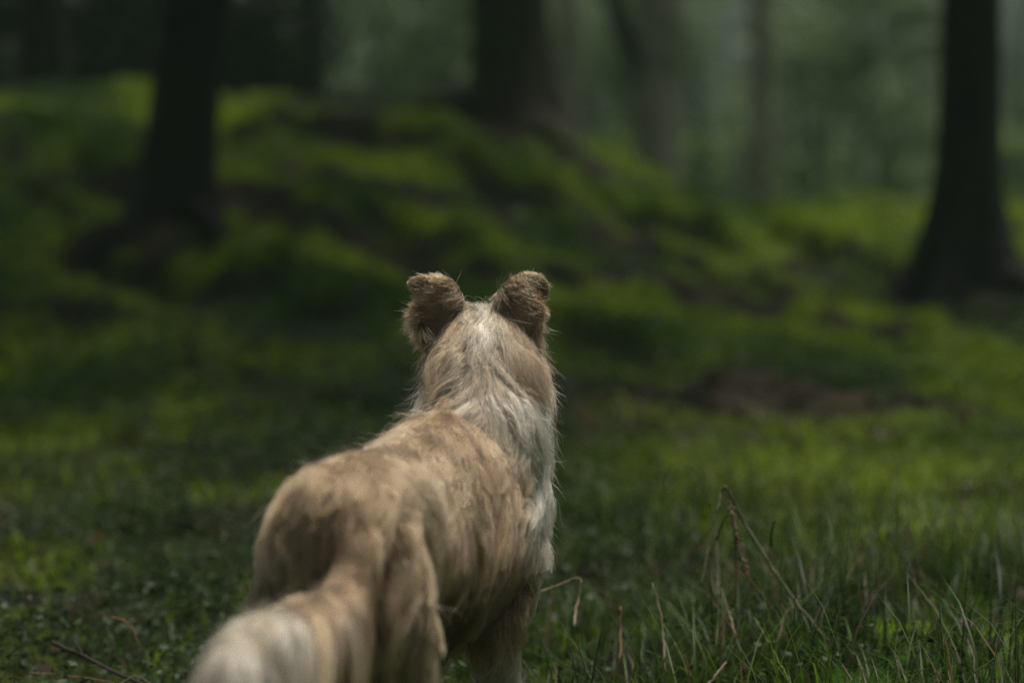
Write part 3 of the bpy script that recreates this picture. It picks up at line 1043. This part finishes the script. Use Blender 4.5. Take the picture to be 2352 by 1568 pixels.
def coat_colour(P, Nn, W, SS):
    q = to_local(P)
    rr, ff, zz = q[:, 0], q[:, 1], q[:, 2] - .015
    w_ = {nm: W[:, i] for i, nm in enumerate(BN)}
    a1 = n1(P, 5.0) * .5 + .5
    a2 = n2(P, 14.0) * .5 + .5
    c = mixc(np.tile(TAN, (len(P), 1)), TAN_L, np.clip(a1, 0, 1) * .5)
    c = mixc(c, BROWN, np.clip(a2 - .55, 0, 1) * .35)
    # lower flank and belly: sable, with extra shade painted into the coat
    tf = .7 * n3(P, 15) + .6 * n2(P, 32)
    c = mixc(c, BROWN, np.clip(-tf - .2, 0, 1) * .15)  # hollows between tufts darkened to deepen their shade
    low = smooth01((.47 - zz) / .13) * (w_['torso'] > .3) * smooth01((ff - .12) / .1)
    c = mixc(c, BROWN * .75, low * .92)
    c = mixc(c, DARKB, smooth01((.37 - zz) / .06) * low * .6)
    # rump and breeches: greyer, paler fringe
    br = (w_['hl'] + w_['hr']) * smooth01((.10 - ff) / .12)
    c = mixc(c, GREY * .9, np.clip(br, 0, 1) * .55)
    # shoulders and chest white, ending in a dark edge: collar crease and fold shade painted in
    e = ff - (.455 + .05 * smooth01((.50 - zz) / .2) - .30 * np.clip(rr, -.01, .10) + .012 * n3(P, 9))
    coll = smooth01((e + .02 + .02 * np.sin(np.arange(len(P)) * 78.233)) / .07) * (w_['torso'] + w_['neck'] + w_['fl'] + w_['fr'])
    edge = np.exp(-((e + .052) / .013) ** 2) * smooth01((zz - .42) / .05)
    fold_shade = np.exp(-((e + .120 + .012 * n1(P, 12)) / .010) ** 2) * smooth01((zz - .44) / .05) * np.clip(.4 + .8 * n2(P, 11), 0, 1)
    c = mixc(c, WHITE, np.clip(coll, 0, 1) * .92)
    c = mixc(c, DARKB, np.clip((edge * .85 + fold_shade * .6) * (w_['torso'] + .5 * w_['neck']), 0, 1))
    # back of the neck: grey-beige with a pale parting, sandy sides
    hN = np.clip((zz - .555) / .10, 0, 1)
    nkx = np.abs((P[:, 0] + .040) / .05)
    nn_ = w_['neck'] + w_['head']
    up_n = smooth01((zz - .553) / .025) * nn_
    side = smooth01((nkx - .40 + .25 * n2(P, 10)) / .65)
    nc = mixc(np.tile(GREY * .82, (len(P), 1)), TAN * .62, side * .95)
    lk = neck_locks(P)
    nc = mixc(nc, np.array((.055, .041, .029)), np.clip(-lk * 1.2, 0, 1) * .9)  # shade of the creases between locks, painted dark
    nc = mixc(nc, WHITE * .85, np.clip(lk - .3, 0, 1) * .25 * (1 - side))  # highlight on the lock ridges, painted pale
    c = mixc(c, nc, np.clip(up_n, 0, 1))
    crown_side = smooth01((np.abs(P[:, 0] + .037) - .014 + .006 * n2(P, 20)) / .016) * smooth01((zz - .550) / .11)
    c = mixc(c, mixc(np.tile(TAN * .78, (len(P), 1)), BROWN, np.clip(.4 - .8 * lk, 0, 1) * .9), np.clip(crown_side * nn_, 0, 1) * .85)
    blaze = np.exp(-((P[:, 0] + .036) / (.012 + .008 * (1 - hN))) ** 2) * smooth01((zz - .60) / .05) * (w_['head'] + w_['neck'])
    c = mixc(c, WHITE, np.clip(blaze, 0, 1) * .95)
    # ears: tan rims, brown backs
    for nm in ('el', 'er'):
        ce = mixc(np.tile(TAN * 1.05, (len(P), 1)), BROWN * .75, np.clip(.55 + .5 * n1(P, 16), 0, 1) * .85 * (1 - smooth01((SS[nm] - .55) / .3)))
        c = mixc(c, ce, w_[nm])
    # legs white below
    lg = np.clip(w_['fl'] + w_['fr'], 0, 1) * smooth01((.25 - zz) / .06)
    c = mixc(c, WHITE, lg)
    lh = np.clip(w_['hl'] + w_['hr'], 0, 1) * smooth01((.17 - zz) / .05)
    c = mixc(c, WHITE, lh)
    # tail: sandy root, white plume
    c = mixc(c, BROWN, w_['tail'] * .6 * (1 - smooth01((SS['tail'] - .16) / .15)))
    tt = smooth01((SS['tail'] - .39 + .05 * n3(P, 12) + .07 * n2(P, 45) + .05 * np.sin(np.arange(len(P)) * 12.9898)) / .14) * w_['tail']
    c = mixc(c, WHITE * .78, tt)
    return c


# skin colour from the same pattern
Wb, TTb, SSb = bone_weights(bco)
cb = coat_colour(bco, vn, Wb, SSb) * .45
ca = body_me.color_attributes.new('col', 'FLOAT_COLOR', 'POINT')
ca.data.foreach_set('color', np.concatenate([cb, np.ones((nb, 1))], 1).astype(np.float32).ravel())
m_skin, nt, o_ = new_mat('undercoat')
a_n = N(nt, 'ShaderNodeVertexColor', layer_name='col')
p_n = N(nt, 'ShaderNodeBsdfPrincipled', Roughness=1.0)
p_n.inputs['Specular IOR Level'].default_value = 0
nt.links.new(a_n.outputs[0], p_n.inputs['Base Color'])
nt.links.new(p_n.outputs[0], o_.inputs[0])
body_me.materials.clear()
body_me.materials.append(m_skin)

m_hair, nt, o_ = new_mat('dog_hair')
a_n = N(nt, 'ShaderNodeAttribute', attribute_name='col')
ci_n = nt.nodes.new('ShaderNodeHairInfo')
rp_n = ramp(nt, ci_n.outputs['Intercept'], [(0, (.64, .62, .60)), (.55, (1, 1, 1)), (1, (1.12, 1.10, 1.06))])   # hairs darker at the root, paler at the tip
mc_n = N(nt, 'ShaderNodeMix', data_type='RGBA', blend_type='MULTIPLY')
mc_n.inputs[0].default_value = 1
nt.links.new(a_n.outputs['Color'], mc_n.inputs[6])
nt.links.new(rp_n.outputs[0], mc_n.inputs[7])
h_n = nt.nodes.new('ShaderNodeBsdfHairPrincipled')
h_n.model = 'CHIANG'
h_n.parametrization = 'COLOR'
h_n.inputs['Roughness'].default_value = .45
h_n.inputs['Radial Roughness'].default_value = .65
h_n.inputs['Coat'].default_value = 0.0
h_n.inputs['Random Roughness'].default_value = .2
nt.links.new(mc_n.outputs[2], h_n.inputs['Color'])
nt.links.new(h_n.outputs[0], o_.inputs[0])

# ---- roots
NH = 270000
K = 9
area = np.linalg.norm(fn, axis=1)
tc_ = bco[tri].mean(1)
tw = Wb[tri].mean(1)
wd = {nm: tw[:, i] for i, nm in enumerate(BN)}
dens = 1 + 1.6 * (wd['head'] + wd['neck']) + 4.0 * (wd['el'] + wd['er']) + 1.0 * wd['tail']
dens *= np.where(tc_[:, 2] < .15, .5, 1.0)
dens *= np.where((tc_[:, 1] > 3.42), .35, 1.0)
pr = area * dens
pr /= pr.sum()
ti = rng.choice(len(tri), NH, p=pr)
u1, u2 = rng.random(NH), rng.random(NH)
sq = np.sqrt(u1)
bar = np.stack([1 - sq, sq * (1 - u2), sq * u2], 1)
P = (bco[tri[ti]] * bar[:, :, None]).sum(1)
Nn = norm((vn[tri[ti]] * bar[:, :, None]).sum(1))
W, TT, SS = bone_weights(P)
wv = {nm: W[:, i] for i, nm in enumerate(BN)}
q = to_local(P)
rr, ff, zz = q[:, 0], q[:, 1], q[:, 2]

# ---- flow of the coat
side_n = Nn @ RGT
flow = np.zeros((NH, 3))
dn = -UP
flow += wv['torso'][:, None] * (-FWD * .75 + dn * (.25 + .8 * np.abs(side_n))[:, None] + RGT * (.25 * side_n)[:, None])
lat = np.clip((P[:, 0] + .040 + .008 * n1(P, 9)) / .055, -1, 1)
flow += wv['neck'][:, None] * (-TT['neck'] * 1.0 + np.outer(lat * .75, (1, 0, 0)) + dn * .45)
flow += wv['head'][:, None] * (-hf * .8 + dn * .5 + np.outer(lat * .8, (1, 0, 0)))
flow += wv['tail'][:, None] * (TT['tail'] * .6 + dn * .9)
for nm, s_ in (('hl', -1), ('hr', 1)):
    bt = TT[nm]
    flow += wv[nm][:, None] * (dn * 1.0 - FWD * .45 + bt * .3 + RGT * ((-.5 if s_ < 0 else .0) * smooth01((zz - .33) / .08))[:, None])
for nm in ('fl', 'fr'):
    flow += wv[nm][:, None] * (dn * 1.0 - FWD * .35)
for nm, s_ in (('el', -1), ('er', 1)):
    flow += wv[nm][:, None] * (TT[nm] * .7 + np.outer(s_ * .35 * (.3 + .7 * SS[nm]), (1, 0, .06)) + dn * (.35 * (1 - SS[nm]))[:, None])
# swirls and partings
sw = n1(P, 6.0) * .35 + n2(P, 15.0) * .3
tang = flow - (flow * Nn).sum(1, keepdims=True) * Nn
tang = norm(tang)
bit = np.cross(Nn, tang)
tang = norm(tang + bit * sw[:, None])

# ---- length and lift
def sel(**kw):
    v = np.zeros(NH)
    for nm in BN:
        v += wv[nm] * kw.get(nm, kw['torso'])
    return v


tail_s = .45 + .55 * smooth01((SS['tail'] - .12) / .2)
length = sel(torso=.042, neck=.050, head=.018, tail=.14, hl=.05, hr=.048, fl=.030, fr=.030, el=.009, er=.009)
length *= np.where(ff < .09, 1 + .7 * smooth01((.09 - ff) / .1) * (wv['hl'] + wv['hr']), 1)                 # breeches
length *= 1 + .8 * smooth01((.33 - zz) / .1) * wv['torso']                                                # belly fringe
ruff = smooth01((np.abs(P[:, 0] + .04) - .03) / .04) * wv['neck']
length *= 1 + .15 * ruff
length += .008 * np.clip(wv['head'], 0, 1) * smooth01((np.abs(P[:, 0] + .04) - .045) / .02)                 # cheek fur
earbase = (wv['el'] * (1 - SS['el']) + wv['er'] * (1 - SS['er']))
length += .007 * earbase
length *= rng.uniform(.65, 1.15, NH) * (1 + .18 * n3(P, 8)) * (1 + .16 * n2(P, 22))
lift = sel(torso=.52, neck=.27, head=.20, tail=.8, hl=.42, hr=.40, fl=.28, fr=.28, el=.16, er=.16)
length *= 1 - wv['tail'] * (1 - tail_s)
tuft = np.clip(.7 * n3(P, 15) + .6 * n2(P, 32), -1.5, 1.5) * np.clip(wv['torso'] + wv['hl'] + wv['hr'] + .8 * wv['tail'] + .5 * wv['neck'], 0, 1)
length = length * (1 + .13 * tuft)
lift = lift * (1 + .32 * tuft)
lift = lift * (1 + .35 * n4(P, 9)) + rng.normal(0, .05, NH)
lk = neck_locks(P) * np.clip(wv['neck'] + .6 * wv['head'], 0, 1)
lift = lift * (1 + .75 * lk)
length = length * (1 + .25 * lk)
sideN = wv['neck'] * smooth01((np.abs(P[:, 0] + .039) - .045) / .03) * smooth01((.64 - zz) / .05)
lift = lift * (1 - .55 * sideN) * (1 + .7 * wv['torso'] * smooth01((.44 - zz) / .1))
length = length * (1 - .25 * sideN)
lift = np.clip(lift, .06, 1.5)

# ---- clumps: big locks and small ones
def clump(nc, seed):
    r_ = np.random.default_rng(seed)
    ci = r_.choice(NH, nc, replace=False)
    kd = KDTree(nc)
    for j, i in enumerate(ci):
        kd.insert(P[i], j)
    kd.balance()
    near = np.fromiter((kd.find(p)[1] for p in P), dtype=int, count=NH)
    return ci, near


cA, nA = clump(1700, 5)
cB, nB = clump(17000, 6)
t = np.linspace(0, 1, K)[None, :, None]


def strands(i, lf, jit, seed):
    """strand points for roots i"""
    r_ = np.random.default_rng(seed)
    d0 = norm(tang[i] + Nn[i] * lf[:, None] + jit * r_.normal(0, 1, (len(i), 3)))
    d1 = norm(tang[i] * 1.0 + Nn[i] * (lf * .15)[:, None] + dn * (.35 + .9 * wv['tail'][i])[:, None] + jit * r_.normal(0, 1, (len(i), 3)))
    Ln = length[i][:, None, None]
    return P[i][:, None, :] + Ln * (t * d0[:, None, :] * .75 + t ** 2 * (d1[:, None, :] * 1.0 - d0[:, None, :] * .75) + 0 * t)


allr = np.arange(NH)
own = strands(allr, lift, sel(torso=.20, el=.07, er=.07)[:, None], 71)
ra = np.random.default_rng(8)
SA = strands(cA, lift[cA] * ra.uniform(.45, 1.7, len(cA)), .16, 72)
SB = strands(cB, lift[cB] * ra.uniform(.5, 1.7, len(cB)), .10, 73)
offA = (P - P[cA[nA]])[:, None, :]
offB = (P - P[cB[nB]])[:, None, :]
kB = (sel(torso=.82, neck=.75, head=.6, tail=.85, hl=.85, hr=.85, fl=.7, fr=.7, el=.2, er=.2)[:, None, None] * t ** 1.3)
X = own * (1 - kB) + (SB[nB] + offB * (1 - .9 * t)) * kB
amtA = sel(torso=.42, neck=.45, head=.4, tail=.8, hl=.55, hr=.55, fl=.4, fr=.4, el=.15, er=.15)[:, None, None]
kA = amtA * t ** 1.3
X = X * (1 - kA) + (SA[nA] + offA * (1 - .88 * t)) * kA
# waves shared by each lock, a little by each hair
phA = ra.uniform(0, 6.28, len(cB))[nB][:, None, None]
wav = sel(torso=.0016, neck=.0030, head=.0015, tail=.003, hl=.0028, hr=.0028, fl=.001, fr=.001, el=.0012, er=.0012)[:, None, None]
bit = np.cross(Nn, tang)[:, None, :]
X = X + bit * wav * t * np.sin(phA + t * 7.5) + rng.normal(0, .0005, (NH, 1, 3)) * t * np.sin(t * 9 + rng.uniform(0, 6.28, (NH, 1, 1)))

# fly-away hairs
fly = rng.random(NH) < np.clip(.016 + .025 * wv['neck'] + .07 * earbase + .02 * wv['head'], 0, 1)
fi = np.where(fly)[0]
Lf = np.minimum(length[fi] * rng.uniform(.8, 1.3, len(fi)) + .004, .06)
d0 = norm(tang[fi] * 1.0 + Nn[fi] * rng.uniform(.3, 1.0, len(fi))[:, None] + rng.normal(0, .2, (len(fi), 3)))
d1 = norm(tang[fi] + dn * .5 + rng.normal(0, .45, (len(fi), 3)))
d2 = norm(rng.normal(0, 1, (len(fi), 3)))
X[fi] = P[fi][:, None, :] + Lf[:, None, None] * (t * d0[:, None, :] + t ** 2 * .55 * (d1 - d0)[:, None, :] + .06 * d2[:, None, :] * np.sin(t * 6))

# ---- colour per strand, paler or darker by lock
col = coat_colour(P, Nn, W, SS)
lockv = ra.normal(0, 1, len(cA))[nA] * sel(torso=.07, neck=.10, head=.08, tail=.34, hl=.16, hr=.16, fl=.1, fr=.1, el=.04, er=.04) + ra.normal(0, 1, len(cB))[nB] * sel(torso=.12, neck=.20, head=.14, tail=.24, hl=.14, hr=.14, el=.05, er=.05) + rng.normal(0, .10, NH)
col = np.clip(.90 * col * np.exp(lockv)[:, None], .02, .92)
dk = rng.random(NH) < .10 * (1 - np.clip(col.mean(1) - .4, 0, .4) / .4)
col[dk] *= .45

# ---- the coat as separate hair parts
prt = np.full(NH, 0)
names = ['back_coat', 'neck_ruff', 'head_fur', 'ear_fur', 'ear_fur', 'tail_plume', 'leg_fur', 'leg_fur', 'leg_fur', 'leg_fur']
order = ['torso', 'neck', 'head', 'el', 'er', 'tail', 'hl', 'hr', 'fl', 'fr']
best = np.stack([wv[nm] for nm in order], 1).argmax(1)
for k, nm in enumerate(names):
    ii = np.where(best == k)[0]
    if not len(ii):
        continue
    hc = bpy.data.hair_curves.new(nm)
    hc.add_curves([K] * len(ii))
    hc.attributes['position'].data.foreach_set('vector', X[ii].astype(np.float32).ravel())
    flyf = np.where(fly[ii], .6, 1.0)[:, None]
    base_r = flyf * np.where(best[ii] == 5, .00045, .00033)[:, None] * rng.uniform(.75, 1.2, len(ii))[:, None]
    rad = base_r * (1 - .85 * np.linspace(0, 1, K)[None] ** 1.5)
    ra_ = hc.attributes.get('radius') or hc.attributes.new('radius', 'FLOAT', 'POINT')
    ra_.data.foreach_set('value', rad.astype(np.float32).ravel())
    cc = hc.attributes.new('col', 'FLOAT_COLOR', 'CURVE')
    cc.data.foreach_set('color', np.concatenate([col[ii], np.ones((len(ii), 1))], 1).astype(np.float32).ravel())
    hc.materials.append(m_hair)
    ho = bpy.data.objects.new(nm, hc)
    link(ho, dog)
print('dog done')
